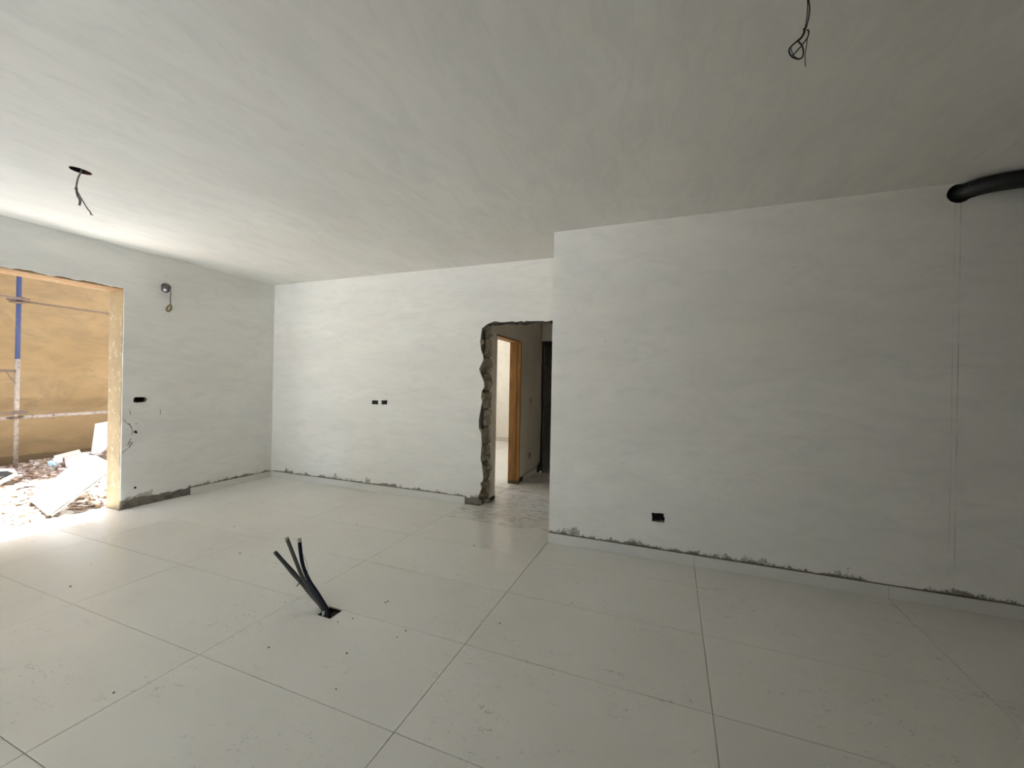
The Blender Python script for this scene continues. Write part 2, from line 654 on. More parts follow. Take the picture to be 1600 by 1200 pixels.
pts = [on(467, 905, 1.875), on(474, 903, 1.868), on(479.5, 899.5, 1.875), on(481, 899.5, 1.905), on(474, 904, 1.934), on(466, 908, 1.925), on(466.5, 906, 1.89), on(467, 905, 1.875)]
link('cable_tie', tube_bm(pts, 0.0022, 6, 3), 'black', cb, True)
link('tie_tail', tube_bm([on(469, 910, 1.89), on(463.5, 916, 1.88)], 0.0035, 6, 1), 'black', cb, True)
link('loose_wire', tube_bm([on(480, 899, 1.87), on(481, 888, 1.86), on(478, 877, 1.86), on(473.5, 866, 1.86)], 0.0011, 6), 'wire', cb, True)
# stump of a second conduit lying in the hole
link('white_stub', tube_bm([on(505, 961, 1.868), on(506, 955, 1.87)], 0.009, 10, 1), 'tape', cb, True)

# ------------------------------------------------------------------ left wall
_r = random.Random(2)
bxL = [(2.646 + sx * (.034 + .029 * math.cos(a)) + _r.uniform(-.003, .003), 1.159 + .030 * math.sin(a) * sx + _r.uniform(-.003, .003)) for sx in (1, -1) for a in [math.radians(d_) for d_ in (-90, -50, -15, 15, 50, 90)]]
lampL = disc_hole(2.865, 2.425, 0.048, 16, 0.05, 5)
core = [(YS, ZL + .03), (YS, H + .02), (9.6, H + .02), (9.6, 0), (YO + .012, 0), (YO + .012, ZL + .03)]
# far room window cut
win2 = [(5.3, 0.4), (8.2, 0.4), (8.2, 2.3), (5.3, 2.3)]
bm = bmesh.new()
slab(bm, [core, bxL, lampL, win2], YZ, XO + .004, XL - .014)
box(bm, (XO + .004, YB, 0), (XL - .014, YS, H + .02))
wl = struct(link('wall_left', bm, 'cement'))
r = random.Random(3)
bot = [(3.17, 0.10), (3.10, .085)] + [(3.10 - .05 * k, .075 + .025 * math.sin(k * 1.3) + r.uniform(-.014, .014) - (.03 if k > 9 else 0)) for k in range(1, 12)] + [(YO + .004, .02)]
head = jag((YO + .004, ZL + .012), (1.51, ZL + .012), 28, .009, 21)
outer = [(YS, H), (YF, H), (YF, 0), (3.17, 0)] + bot + head + [(YS, ZL + .01)]
bm = bmesh.new()
slab(bm, [outer, bxL, lampL], YZ, XL - .014, XL)
box(bm, (XL - .014, YB, 0), (XL, YS, H))
link('plaster_coat', bm, 'plaster_y', wl)
# cream reveal: far jamb and head
bm = bmesh.new()
rows = 22
vs = []
rr = random.Random(9)
for k in range(rows + 1):
    z = (ZL + .004) * k / rows
    o1 = rr.uniform(-.003, .003)
    vs.append([bm.verts.new(p) for p in ((XO, YO + .013, z), (XO, YO + rr.uniform(-.001, .002), z), (XL - .009 + o1, YO + rr.uniform(-.003, .003), z), (XL - .006 + o1, YO + .013, z))])
for k in range(rows):
    for a in range(4):
        bm.faces.new((vs[k][a], vs[k][(a + 1) % 4], vs[k + 1][(a + 1) % 4], vs[k + 1][a]))
bm.faces.new(vs[0])
bm.faces.new(vs[-1][::-1])
link('jamb_reveal', bm, 'reveal', wl)
bm = bmesh.new()
slab(bm, [[(XO, ZL - .012), (XL - .012, ZL), (XL - .012, ZL + .02), (XO, ZL + .031)]], lambda u, v, d_: (u, d_, v), YS, YO)
link('head_reveal', bm, 'reveal', wl)
bm = box_bm((XO - .012, YO, -.1), (XO, 9.6, 6.5))
# outside render of the house above and beside the opening
bm2 = bmesh.new()
slab(bm2, [[(YB, -.1), (YS, -.1), (YS, ZL), (YO, ZL), (YO, -.1), (9.6, -.1), (9.6, 3.2), (YB, 3.2)], win2], YZ, XO - .012, XO)
bm.free()
link('outer_render', bm2, 'reveal', wl)


def outlet(label, cx, cz, w_, h_, axis, face, depth, group=None, oval=False, inner='hole', wires=0):
    """open box recessed in a wall; axis 'x' wall faces -y, 'l' wall faces +x"""
    loc = (cx, face, cz) if axis == 'x' else (face, cx, cz)
    t = thing('outlet_box', label, 'outlet box', loc, group)
    bm = bmesh.new()
    e = .0025

    def T(u, v, d_):
        return (u, face + d_, v) if axis == 'x' else (face - d_, u, v)

    def bx(u0, v0, d0, u1, v1, d1):
        a, b_ = T(u0, v0, d0), T(u1, v1, d1)
        box(bm, tuple(min(p, q) for p, q in zip(a, b_)), tuple(max(p, q) for p, q in zip(a, b_)))
    u0, u1, v0, v1 = cx - w_ / 2, cx + w_ / 2, cz - h_ / 2, cz + h_ / 2
    g = .012
    bx(u0 - g, v0 - g, depth, u1 + g, v1 + g, depth + e)
    bx(u0 - g, v0 - g, .022, u0 - g + e, v1 + g, depth)
    bx(u1 + g - e, v0 - g, .022, u1 + g, v1 + g, depth)
    bx(u0 - g, v0 - g, .022, u1 + g, v0 - g + e, depth)
    bx(u0 - g, v1 + g - e, .022, u1 + g, v1 + g, depth)
    link('box_body', bm, inner, t)
    if wires:
        p = [T(u0 + .01, v0 + .02, .05), T(cx - w_ * .2, v0 + .007, .018), T(cx + w_ * .25, v0 + .007, .016), T(u1 - .01, v0 + .022, .045)]
        link('conduit_loop', tube_bm(p, .0035, 8), 'wire', t, True)
    return t


outlet('wide oval box hole in the left wall beside the yard opening', 2.646, 1.159, .126, .062, 'l', XL, .06, oval=True, inner='redbox', wires=1)

# metal wall lamp box with hanging wire
la = thing('wall_lamp_box', 'round metal lamp box with a hanging looped wire high on the left wall', 'lamp box', (XL, 2.865, 2.425))
bm = bmesh.new()
n = 20
for k in range(n):
    a0, a1 = 2 * math.pi * k / n, 2 * math.pi * (k + 1) / n
    q = []
    for (aa, rr_) in ((a0, .047), (a1, .047)):
        q.append((2.865 + rr_ * math.cos(aa), 2.425 + rr_ * math.sin(aa)))
    v = [bm.verts.new((XL + .006, q[0][0], q[0][1])), bm.verts.new((XL + .006, q[1][0], q[1][1])), bm.verts.new((XL - .06, q[1][0], q[1][1])), bm.verts.new((XL - .06, q[0][0], q[0][1]))]
    bm.faces.new(v)
    c = bm.verts.new((XL - .06, 2.865, 2.425))
    bm.faces.new((v[2], v[3], c))
link('box_body', bm, 'zinc', la)
link('metal_sleeve', tube_bm([(XL - .03, 2.88, 2.435), (XL + .02, 2.865, 2.428), (XL + .065, 2.835, 2.405), (XL + .09, 2.812, 2.385)], .038, 14, 4,
                             rfun=lambda t, i: 1 + .06 * (i % 2)), 'zinc', la, True)
link('white_plug', tube_bm([(XL + .082, 2.818, 2.388), (XL + .098, 2.805, 2.376)], .016, 10, 1), 'white', la, True)
link('hanging_wire', tube_bm([(XL + .0, 2.885, 2.42), (XL + .03, 2.897, 2.39), (XL + .03, 2.896, 2.30), (XL + .03, 2.90, 2.235)], .0045, 8), 'wire', la, True)
ring = [(XL + .03, 2.90, 2.235), (XL + .035, 2.905, 2.20), (XL + .03, 2.89, 2.165), (XL + .03, 2.868, 2.16), (XL + .03, 2.865, 2.19), (XL + .03, 2.885, 2.225), (XL + .03, 2.90, 2.232)]
link('wire_loop', tube_bm(ring, .0085, 8), 'brass', la, True)

# charcoal scribbles on the left wall beside the jamb
marks = [[(184, 655), (192, 655), (198, 661), (201, 664)], [(201, 661), (204, 666), (206, 670)], [(206, 671), (207, 676), (206, 680)], [(205, 685), (200, 692), (190, 699)], [(204, 690), (199, 696), (190, 701)],
         [(207, 691), (203, 697), (201, 700)], [(203, 642), (204, 648)], [(211, 662), (216, 662)], [(200, 701), (195, 704), (191, 709)], [(251, 640), (250, 648)]]
for k, mk in enumerate(marks):
    pts = [hit(a, b_, 0, XL) for a, b_ in mk]
    pts = [p for p in pts if p.y > YO + .01]
    if len(pts) > 1:
        link('charcoal_mark', tube_bm([p + Vector((0, 0, 0)) for p in pts], .0045 if k in (1, 4, 5) else .0028, 5, 4), 'charcoal', wl)
p = hit(212, 675, 0, XL)
bm = bmesh.new()
slab(bm, [disc_hole(p.y, p.z, .016, 9, .3, 4)], YZ, XL, XL + .002)
link('charcoal_mark', bm, 'hole', wl)
p = hit(211, 762, 0, XL)
bm = bmesh.new()
slab(bm, [disc_hole(p.y, p.z, .012, 9, .4, 6)], YZ, XL, XL + .002)
link('charcoal_mark', bm, 'hole', wl)

# ------------------------------------------------------------------ back (far) wall
prof_px = [(747.5, 787), (748, 773), (752, 763), (750, 755), (753.3, 753), (754.7, 747), (753, 728), (750.7, 717), (751.5, 704), (752.5, 691), (751.5, 676), (748, 669), (748, 656), (750, 643), (751.5, 635), (753, 628), (751.5, 621), (752.5, 611),
           (756.5, 605), (756, 597), (750.7, 584), (748.5, 576.5), (752, 569), (754.7, 563), (754.7, 557), (751.5, 547), (750, 533), (751.5, 523), (753, 513), (760, 507), (769, 503)]
prof = [(hit(a, b_, 1, YF).x, hit(a, b_, 1, YF).z) for a, b_ in prof_px]
prof[0] = (prof[0][0], 0.0)


def px_at(z):
    for (x0, z0), (x1, z1) in zip(prof, prof[1:]):
        if z0 <= z <= z1:
            return x0 + (x1 - x0) * (z - z0) / max(1e-6, z1 - z0)
    return prof[-1][0] if z > prof[-1][1] else prof[0][0]


ZH = 2.085
h1 = rough_hole(-3.586, -3.484, 1.112, 1.163, .003, 31)
h2 = rough_hole(-3.434, -3.343, 1.112, 1.168, .004, 35)
lint = jag((prof[-1][0], prof[-1][1]), (XE, ZH), 26, .007, 8)
botr = [(-2.212, 0.0), (-2.212, .088), (-2.18, .06), (-2.14, .05), (-2.11, .022), (-2.07, .018), (-2.045, .012)]
outer = [(XL, 0)] + botr + prof[1:-1] + lint + [(XE, ZH), (XE, H), (XL, H)]
bm = bmesh.new()
slab(bm, [outer, h1, h2], XZ, YF, YF + .014)
core = [(XL - .02, 0), (-2.10, 0), (-2.10, 2.11), (XE + .1, 2.11), (XE + .1, H + .02), (XL - .02, H + .02)]
bmc = bmesh.new()
slab(bmc, [core, h1, h2], XZ, YF + .014, YF + .15)
wb = struct(link('wall_back', bmc, 'cement'))
link('plaster_coat', bm, 'plaster_x', wb)
bm = bmesh.new()
box(bm, (XE - .0, YF + .0, ZH + .005), (XE + .1, YF + .014, H))
link('plaster_strip', bm, 'plaster', wb)

# broken block courses of the cut jamb
cuts = [0.0, .07, .283, .489, .694, .90, 1.105, 1.32, 1.525, 1.71, 1.94, 2.085]
XB = -1.972
for k in range(len(cuts) - 1):
    z0, z1 = cuts[k] + .006, cuts[k + 1] - .006
    rr = random.Random(50 + k)
    bm = bmesh.new()
    nu, nv = 9, 9
    grid = []
    groove = rr.uniform(.3, .7)
    lean = rr.uniform(-.25, .25)
    for j in range(nv):
        row = []
        tz = j / (nv - 1)
        z = z0 + (z1 - z0) * tz
        for i in range(nu):
            t = i / (nu - 1)
            xf = px_at(z) - .002
            xb = XB + .006 * math.sin(z * 31 + k)
            if z > 1.98:
                xb -= (z - 1.98) * .0
            x = xf + (xb - xf) * t
            y = YF + .004 + (.15 - .004) * t
            # broken relief across the face
            if 0 < i < nu - 1:
                x -= .050 * math.exp(-((t - groove - lean * (tz - .5)) / .11) ** 2)
                x += noise.noise(Vector((t * 3, z * 14, k))) * .045
            if 0 < i < nu - 1:
                x += noise.noise(Vector((t * 9, z * 45, k + 9))) * .022
            if j in (0, nv - 1):
                x -= .012 + .018 * abs(noise.noise(Vector((t * 6, k * 3.1, j))))
            row.append(bm.verts.new((x, y, z)))
        grid.append(row)
    backv = [[bm.verts.new((-2.14, YF + .015, z0 if j == 0 else z1)), bm.verts.new((-2.14, YF + .149, z0 if j == 0 else z1))] for j in (0, 1)]
    for j in range(nv - 1):
        for i in range(nu - 1):
            bm.faces.new((grid[j][i], grid[j][i + 1], grid[j + 1][i + 1], grid[j + 1][i]))
    bm.faces.new([grid[0][i] for i in range(nu)] + [backv[0][1], backv[0][0]])
    bm.faces.new([grid[-1][i] for i in range(nu)][::-1] + [backv[1][0], backv[1][1]])
    bm.faces.new([grid[j][0] for j in range(nv)] + [backv[1][0], backv[0][0]])
    bm.faces.new([grid[j][-1] for j in range(nv)][::-1] + [backv[0][1], backv[1][1]])
    link('broken_block', bm, 'block', wb)
link('mortar_joint', box_bm((-2.12, YF + .02, 0), (-2.03, YF + .15, 2.09)), 'mortar', wb)
# broken head of the passage
bm = bmesh.new()
slab(bm, [jag((-2.04, 2.085), (XE + .1, 2.083), 30, .012, 77) + [(XE + .1, 2.083), (XE + .1, 2.12), (-2.04, 2.12)]], XZ, YF + .010, YF + .15)
link('broken_head', bm, 'mortar', wb)
outlet('left one of the two small square box holes in the bright far wall', -3.535, 1.1375, .10, .051, 'x', YF, .05)
outlet('right one of the two small square box holes in the bright far wall', -3.388, 1.14, .09, .055, 'x', YF, .05)

# ------------------------------------------------------------------ right wall
hr = rough_hole(-.135, -.038, .306, .378, .006, 61)
hp = disc_hole(1.722, 2.698, .064, 22, .03, 62, .066)
outer = [(XE, 0), (XR, 0), (XR, H), (XE, H)]
bm = bmesh.new()
slab(bm, [outer, hr, hp], XZ, YR, YR + .014)
bmc = bmesh.new()
slab(bmc, [[(XE + .012, 0), (XR, 0), (XR, H + .02), (XE + .012, H + .02)], hr, hp], XZ, YR + .014, YR + .15)
wr = struct(link('wall_right', bmc, 'cement'))
link('plaster_coat', bm, 'plaster_r', wr)
link('return_wall', box_bm((XE, YR + .014, 0), (XE + .15, 8.4, H)), 'plaster_grey', wr)
outlet('lone rough square box hole low on the shaded right wall', -.0865, .3435, .096, .062, 'x', YR, .06)
# patched chase below the duct hole: two hair-thin proud ridges
for xx, w_ in ((1.706, .003), (1.728, .0035)):
    bm = bmesh.new()
    l = jag((xx, .10), (xx, 2.63), 40, .0015, int(xx * 1000)) + [(xx + w_, 2.63)] + jag((xx + w_, 2.62), (xx + w_, .10), 40, .0015, 5)
    slab(bm, [l], XZ, YR - .0006, YR)
    link('chase_ridge', bm, 'plaster_r', wr)

# duct
du = thing('flexible_duct', 'black flexible duct coming out of a round hole under the ceiling, running right', 'duct', (1.73, YR, 2.70))
pts = [(1.738, 3.72, 2.708), (1.738, 3.60, 2.708), (1.762, 3.52, 2.708), (1.82, 3.462, 2.708), (1.92, 3.436, 2.708), (2.05, 3.428, 2.709), (2.3, 3.425, 2.709), (2.8, 3.425, 2.708), (3.4, 3.425, 2.708)]
link('duct_body', tube_bm(pts, .051, 22, 10, rfun=lambda t, i: min(1, .78 + t * 1.1) + .010 * (i % 2)), 'pipe', du, True)
for px_, py_ in ((1507, 295), (1515, 290)):
    pp = hit(px_, py_, 1, 3.43)
    bm = bmesh.new()
    bmesh.ops.create_icosphere(bm, subdivisions=1, radius=.0035, matrix=Matrix.Translation(pp))
    link('plaster_speck', bm, 'tape', du)
bm = bmesh.new()
hc = disc_hole(1.722, 2.685, .080, 16, 0, 1)
slab(bm, [hc], XZ, YR + .145, YR + .15)
link('hole_lining', bm, 'hole', wr)

# ------------------------------------------------------------------ other shell walls, with an added window opening and partition
bm = bmesh.new()
added_win = [(-5.25, 0.02), (-1.6, 0.02), (-1.6, 2.65), (-5.25, 2.65)]  # added unseen opening, brings extra daylight onto the far and right walls
slab(bm, [[(XO, 0), (XR + .15, 0), (XR + .15, H + .02), (XO, H + .02)], added_win], XZ, YB - .15, YB)
struct(link('wall_front', bm, 'plaster_dark'))
struct(link('shading_partition', box_bm((-1.5, YB, 0), (-1.35, -1.6, H)), 'plaster_dark'))  # added unseen screen, keeps that daylight off the room's right side
struct(link('wall_side', box_bm((XR, YB, 0), (XR + .15, YR + .15, H)), 'plaster'))

# ceiling with two box holes
cw1 = disc_hole(-3.679, 1.465, .057, 18, .05, 3, .045)
pr = hit(1262, -70, 2, H)
cw2 = disc_hole(pr.x, pr.y, .05, 18, .05, 13)
outer = [(XO, YB - .15), (XR + .15, YB - .15), (XR + .15, 9.7), (XO, 9.7)]
bm = bmesh.new()
slab(bm, [outer, cw1, cw2], XY_, H, H + .05)
ce = struct(link('ceiling', bm, 'ceiling'))
link('sky_baffle', box_bm((XO, -3.0, H + .3), (XO + .2, 6.2, 6.2)), 'reveal', ce)  # added unseen wall, narrows the sky that lights the yard
link('roof_slab', box_bm((XO, YB - .15, H + .14), (XR + .15, 9.7, H + .3)), 'cement', ce)

t = thing('ceiling_wire', 'grey wires hanging from the round ceiling hole near the yard opening', 'wire', (-3.679, 1.465, H))
bm = bmesh.new()
slab(bm, [disc_hole(-3.679, 1.465, .066, 18, 0, 3, .054)], XY_, H + .04, H + .055)
link('box_body', bm, 'redbox', t)
bm = bmesh.new()
for k in range(18):
    a0, a1 = 2 * math.pi * k / 18, 2 * math.pi * (k + 1) / 18
    v = [bm.verts.new((-3.679 + .044 * math.cos(a), 1.465 + .055 * math.sin(a), z)) for a, z in ((a0, H - .001), (a1, H - .001), (a1, H + .05), (a0, H + .05))]
    bm.faces.new(v)
link('box_rim', bm, 'redbox', t)
P = lambda a, b_: hit(a, b_, 1, 1.465)
link('cable', tube_bm([(-3.66, 1.465, H + .04), P(128, 266), P(122, 278), P(119, 293), P(120, 300)], .0050, 8), 'wire', t, True)
link('wire', tube_bm([P(119, 293), P(121, 305), P(125, 313), P(124, 321)], .0065, 8), 'wire', t, True)
link('wire', tube_bm([P(119.5, 296), P(123, 303), P(127, 310), P(136, 325), P(141, 331)], .0035, 8), 'wire', t, True)
link('wire', tube_bm([P(119, 293), P(120, 300), P(123, 309), P(126, 312)], .0032, 8), 'wire', t, True)
for e in ((143.5, 337), (145.5, 336.5), (141.8, 336)):
    link('strand', tube_bm([P(140, 330), P(*e)], .0016, 5, 1), 'wire', t, True)
bm = bmesh.new()
bmesh.ops.create_icosphere(bm, subdivisions=1, radius=.010, matrix=Matrix.Translation(P(119, 295)))
link('twist', bm, 'wire', t)

t = thing('ceiling_wire', 'black looped wires hanging from the ceiling at the upper right', 'wire', (pr.x, pr.y, H))
bm = bmesh.new()
slab(bm, [disc_hole(pr.x, pr.y, .06, 18, 0, 3)], XY_, H + .04, H + .055)
link('box_body', bm, 'redbox', t)
Q = lambda a, b_: hit(1200 + a / 10.91, b_ / 10.91, 1, pr.y)
top = Vector((pr.x, pr.y, H + .045))
link('wire', tube_bm([top, Q(680, -200), Q(692, 0), Q(710, 150), Q(690, 320), Q(645, 480), Q(620, 500)], .0021, 7), 'wiredark', t, True)
link('wire', tube_bm([top, Q(670, -200), Q(674, 60), Q(665, 250), Q(640, 430), Q(622, 500), Q(605, 590), Q(560, 650), Q(500, 700)], .0013, 6), 'wiredark', t, True)
link('wire', tube_bm([Q(612, 490), Q(622, 530), Q(600, 590), Q(560, 650), Q(500, 700)], .0034, 7), 'wiredark', t, True)
link('wire_loop', tube_bm([Q(500, 700), Q(400, 785), Q(360, 850), Q(375, 920), Q(430, 980), Q(530, 1005), Q(590, 960), Q(603, 860), Q(575, 775), Q(510, 700)], .0024, 7), 'wiredark', t, True)
link('wire', tube_bm([Q(665, 505), Q(693, 530), Q(690, 590), Q(660, 660), Q(575, 775), Q(415, 955)], .0021, 6), 'wiredark', t, True)
link('wire', tube_bm([Q(670, 640), Q(650, 800), Q(630, 950), Q(638, 1130)], .0014, 6), 'wiredark', t, True)
link('wire', tube_bm([Q(390, 820), Q(410, 890), Q(450, 960), Q(500, 990)], .0012, 6), 'wiredark', t, True)

# ------------------------------------------------------------------ baseboards
ZB = .086


def skirting(name, axis, pos, cutsl, sgn, z0=0.0):
    root = bpy.data.objects.new(name, None)
    COL.objects.link(root)
    root['kind'] = 'structure'
    for a, b_ in zip(cutsl, cutsl[1:]):
        if axis == 'x':
            bm = box_bm((a + .001, min(pos, pos + sgn * .012), z0 + .0005), (b_ - .001, max(pos, pos + sgn * .012), ZB))
        else:
            bm = box_bm((min(pos, pos + sgn * .012), a + .001, z0 + .0005), (max(pos, pos + sgn * .012), b_ - .001, ZB))
        link('baseboard_tile', bm, 'skirt', root)
    a, b_ = cutsl[0], cutsl[-1]
    lo_, hi_ = min(pos, pos + sgn * .010), max(pos, pos + sgn * .010)
    link('grout_bead', box_bm((a, lo_, ZB + .0002), (b_, hi_, ZB + .0045)) if axis == 'x' else box_bm((lo_, a, ZB + .0002), (hi_, b_, ZB + .0045)), 'bead', root)
    return root


skirting('baseboard_back', 'x', YF, [XL + .013, -4.61, -3.39, -2.212], -1)
skirting('baseboard_left', 'y', XL, [3.157, 3.56, YF - .001], 1)
skirting('baseboard_right', 'x', YR, [XE - .006, .189, 1.39, 2.59, 3.79, XR], -1)
skirting('baseboard_side', 'y', XR, [YB + .013, -1.8, -.6, .6, 1.8, 3, YR - .014], -1)

# ------------------------------------------------------------------ passage and the room beyond
DY0, DY1, DZ = 4.568, 5.362, 2.005
hc1 = rough_hole(5.845, 5.905, 1.12, 1.20, .004, 70)
hc2 = rough_hole(5.84, 5.895, .285, .36, .004, 74)
bm = bmesh.new()
outer = [(YF + .15, 0), (DY0, 0), (DY0, DZ), (DY1, DZ), (DY1, .05), (5.45, .075), (5.60, .08), (5.60, 0), (6.18, 0), (6.22, .03), (6.26, .10), (6.31, .12), (6.36, .17), (6.40, .18), (6.40, H), (YF + .15, H)]
slab(bm, [outer, hc1, hc2], YZ, XC - .012, XC)
bmc = bmesh.new()
slab(bmc, [[(YF + .15, 0), (DY0, 0), (DY0, DZ), (DY1, DZ), (DY1, -.3), (6.40, -.3), (6.40, H), (YF + .15, H)], hc1, hc2], YZ, XC - .125, XC - .012)
wp = struct(link('wall_passage', bmc, 'darkcement'))
link('plaster_coat', bm, 'plaster_grey', wp)
bm = bmesh.new()
slab(bm, [[(YF + .15, 0), (DY0, 0), (DY0, DZ), (DY1, DZ), (DY1, 0), (9.25, 0), (9.25, H), (YF + .15, H)]], YZ, XC - .14, XC - .125)
link('room_plaster', bm, 'plaster', wp)
link('cement_base', box_bm((XC - .013, YF + .148, 0), (XC + .002, DY0 - .001, .045)), 'darkcement', wp)  # strip of dark bare cement along the wall foot
outlet('upper small switch hole in the dim passage wall', 5.875, 1.16, .055, .075, 'l', XC, .05)
outlet('lower small socket hole in the dim passage wall', 5.868, .322, .05, .07, 'l', XC, .05)
skirting('baseboard_passage', 'y', XC, [5.60, 6.19], 1)
# wall between far room and main room side
struct(link('wall_room', box_bm((XL - .02, YF + .15, 0), (XC - .14, YF + .165, H)), 'plaster'))
struct(link('wall_end', box_bm((XL - .2, 9.2, 0), (XC - .0, 9.35, H)), 'plaster'))
skirting('baseboard_end', 'x', 9.2, [XL, -4.4, -3.2, XC - .14], -1)

# timber door frame
df = thing('door_frame', 'orange brown timber door frame lining the doorway to the bright room', 'door frame', (XC - .06, (DY0 + DY1) / 2, 0))
link('jamb', box_bm((XC - .145, DY1 - .014, 0), (XC + .016, DY1 + .025, DZ - .018)), 'wood', df)
link('jamb', box_bm((XC - .145, DY0 - .028, 0), (XC - .001, DY0 + .001, DZ - .018)), 'wood', df)
link('head', box_bm((XC - .145, DY0 - .028, DZ - .018), (XC + .004, DY1 + .025, DZ + .004)), 'wood', df)
link('stop_strip', box_bm((XC - .050, DY1 - .022, .02), (XC - .035, DY1 - .012, DZ - .03)), 'wood', df)

# end of the passage: head wall over a dark opening, floor stops short
we = struct(link('wall_passage_end', box_bm((XC - .12, 6.40, 2.10), (XE, 6.55, H)), 'plaster_grey'))
link('dark_back', box_bm((XC - .12, 8.2, -.3), (XE + .1, 8.3, H)), 'cement', we)
link('dark_side', box_bm((XC - .02, 6.56, -.3), (XC - .0, 8.3, H)), 'cement', we)
struct(link('floor_subbase', box_bm((XC - .13, 6.21, -.32), (XE + .1, 8.3, -.22)), 'hole'))
t = tag(link('steel_bar', tube_bm([(-2.03, 6.385, 2.098), (-1.6, 6.385, 2.098), (XE, 6.385, 2.10)], .011, 8, 1), 'black', None, True, origin=(-1.5, 6.385, 2.098)),
        'dark horizontal bar under the head of the passage end opening', 'bar')

# ------------------------------------------------------------------ yard
def gh(x, y):
    s = min(1, max(0, (XO - .05 - x) / 2.6))
    base_ = -.03 + .17 * s ** 1.2
    base_ += .11 * max(0, min(1, (y - 2.7) / 1.2)) * s
    nz = noise.fractal(Vector((x * 3.2, y * 3.2, 0)), 0.9, 2.1, 6)
    fine = noise.fractal(Vector((x * 14, y * 14, 3)), 0.8, 2.2, 4)
    k = min(1, max(0, (XO - x) / .12))
    return base_ + k * (.030 * nz + .012 * fine)


bm = bmesh.new()
nx, ny = 130, 150
X0, X1, Y0, Y1 = XY, XO - .013, 1.2, 5.4
g = [[bm.verts.new((X0 + (X1 - X0) * i / nx, Y0 + (Y1 - Y0) * j / ny, gh(X0 + (X1 - X0) * i / nx, Y0 + (Y1 - Y0) * j / ny))) for i in range(nx + 1)] for j in range(ny + 1)]
for j in range(ny):
    for i in range(nx):
        bm.faces.new((g[j][i], g[j][i + 1], g[j + 1][i + 1], g[j + 1][i]))
gr = struct(link('ground', bm, 'rubble'))
bm = bmesh.new()
box(bm, (-22, -22, -.3), (XO - .013, 1.2, -.01))
box(bm, (-22, 1.2, -.3), (XY - .2, 18, -.01))
box(bm, (XY, 5.4, -.3), (XO - .013, 14, .0))
link('yard_beyond', bm, 'paleground', gr)

struct(link('bounce_ground', box_bm((XO - .013, -20, -.3), (6, YB - .16, -.01)), 'bounce_ground'))  # added unseen pale ground, bounces sun in through the added opening
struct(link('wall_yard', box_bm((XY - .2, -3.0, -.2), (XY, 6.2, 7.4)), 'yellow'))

# chips of rubble, joined
bm = bmesh.new()
rr = random.Random(5)
for k in range(5200):
    x = rr.uniform(XY + .05, XO - .075)
    y = rr.uniform(1.3, 4.6)
    s = rr.choice((.010, .014, .018, .026)) * rr.uniform(.7, 1.3)
    z = gh(x, y) + s * .25
    R_ = Matrix.Rotation(rr.uniform(0, 6.3), 3, 'Z') @ Matrix.Rotation(rr.uniform(-.6, .6), 3, 'X')
    dims = Vector((s * rr.uniform(.9, 2.0), s * rr.uniform(.6, 1.2), s * rr.uniform(.25, .6)))
    vv = []
    for sx in (-1, 1):
        for sy in (-1, 1):
            for sz in (-1, 1):
                p = Vector((sx * dims.x * rr.uniform(.6, 1), sy * dims.y * rr.uniform(.6, 1), sz * dims.z * rr.uniform(.6, 1)))
                vv.append(bm.verts.new(R_ @ p + Vector((x, y, z))))
    for q in ((0, 1, 3, 2), (4, 6, 7, 5), (0, 4, 5, 1), (2, 3, 7, 6), (0, 2, 6, 4), (1, 5, 7, 3)):
        bm.faces.new([vv[i] for i in q])
o = link('rubble_chips', bm, 'chips')
o['kind'] = 'stuff'
tag(o, 'loose brick and tile rubble scattered over the sunlit yard ground', 'rubble')

# bigger pieces of masonry
rr = random.Random(12)
chunks = [(33, 741, 'reddish masonry lump at the foot of the scaffold upright'), (58, 727, 'masonry lump against the foot of the ochre wall right of the scaffold'),
          (110, 742, 'masonry lump just behind the upper half of the leaning white slabs'), (88, 760, 'masonry lump between the flattened plastic sheet and the leaning slabs'),
          (20, 775, 'masonry lump left of the leaning slabs in the sunlit rubble'), (33, 790, 'masonry lump just off the lower left corner of the leaning slabs'),
          (12, 808, 'masonry lump nearest the threshold at the left edge of the photo'), (95, 800, 'masonry lump by the bottom tip of the leaning slabs'),
          (150, 788, 'masonry lump closest to the foot of the cream jamb'), (160, 777, 'masonry lump under the narrow white offcut beside the jamb'),
          (126, 787, 'masonry lump in the shade under the leaning slabs'), (160, 713, 'masonry lump below the upright pair of white slabs'),
          (70, 748, 'masonry lump on the shaded rubble below the blue plastic scrap')]
for k, (a, b_, lab_) in enumerate(chunks):
    p = hit(a, b_, 2, .03)
    for _ in range(6):
        p = hit(a, b_, 2, gh(max(p.x, XY + .1), p.y))
    if p.x > XO - .06:
        continue
    s = rr.uniform(.025, .05)
    bm = bmesh.new()
    bmesh.ops.create_icosphere(bm, subdivisions=1, radius=s)
    for v in bm.verts:
        v.co *= rr.uniform(.7, 1.25)
        v.co.z *= .55
    bmesh.ops.rotate(bm, verts=bm.verts, cent=(0, 0, 0), matrix=Matrix.Rotation(rr.uniform(0, 6), 3, 'Z'))
    o = link('masonry_chunk', bm, 'chips')
    o.location = (p.x, p.y, gh(p.x, p.y) + s * .3)
    tag(o, lab_, 'rubble lump', 'broken masonry lumps in the yard')

# slabs ---------------------------------------------------------------
P1 = hit(74, 805, 2, 0.012)
P0 = hit(45, 780, 0, -6.42)
P2 = hit(169, 736, 0, -5.80)
PN = (P0 - P1).cross(P2 - P1).normalized()
if PN.dot(CAM - P1) < 0:
    PN = -PN


def on_plane(pxs, off):
    return [hitp(a, b_, P1 + PN * off, PN) for a, b_ in pxs]


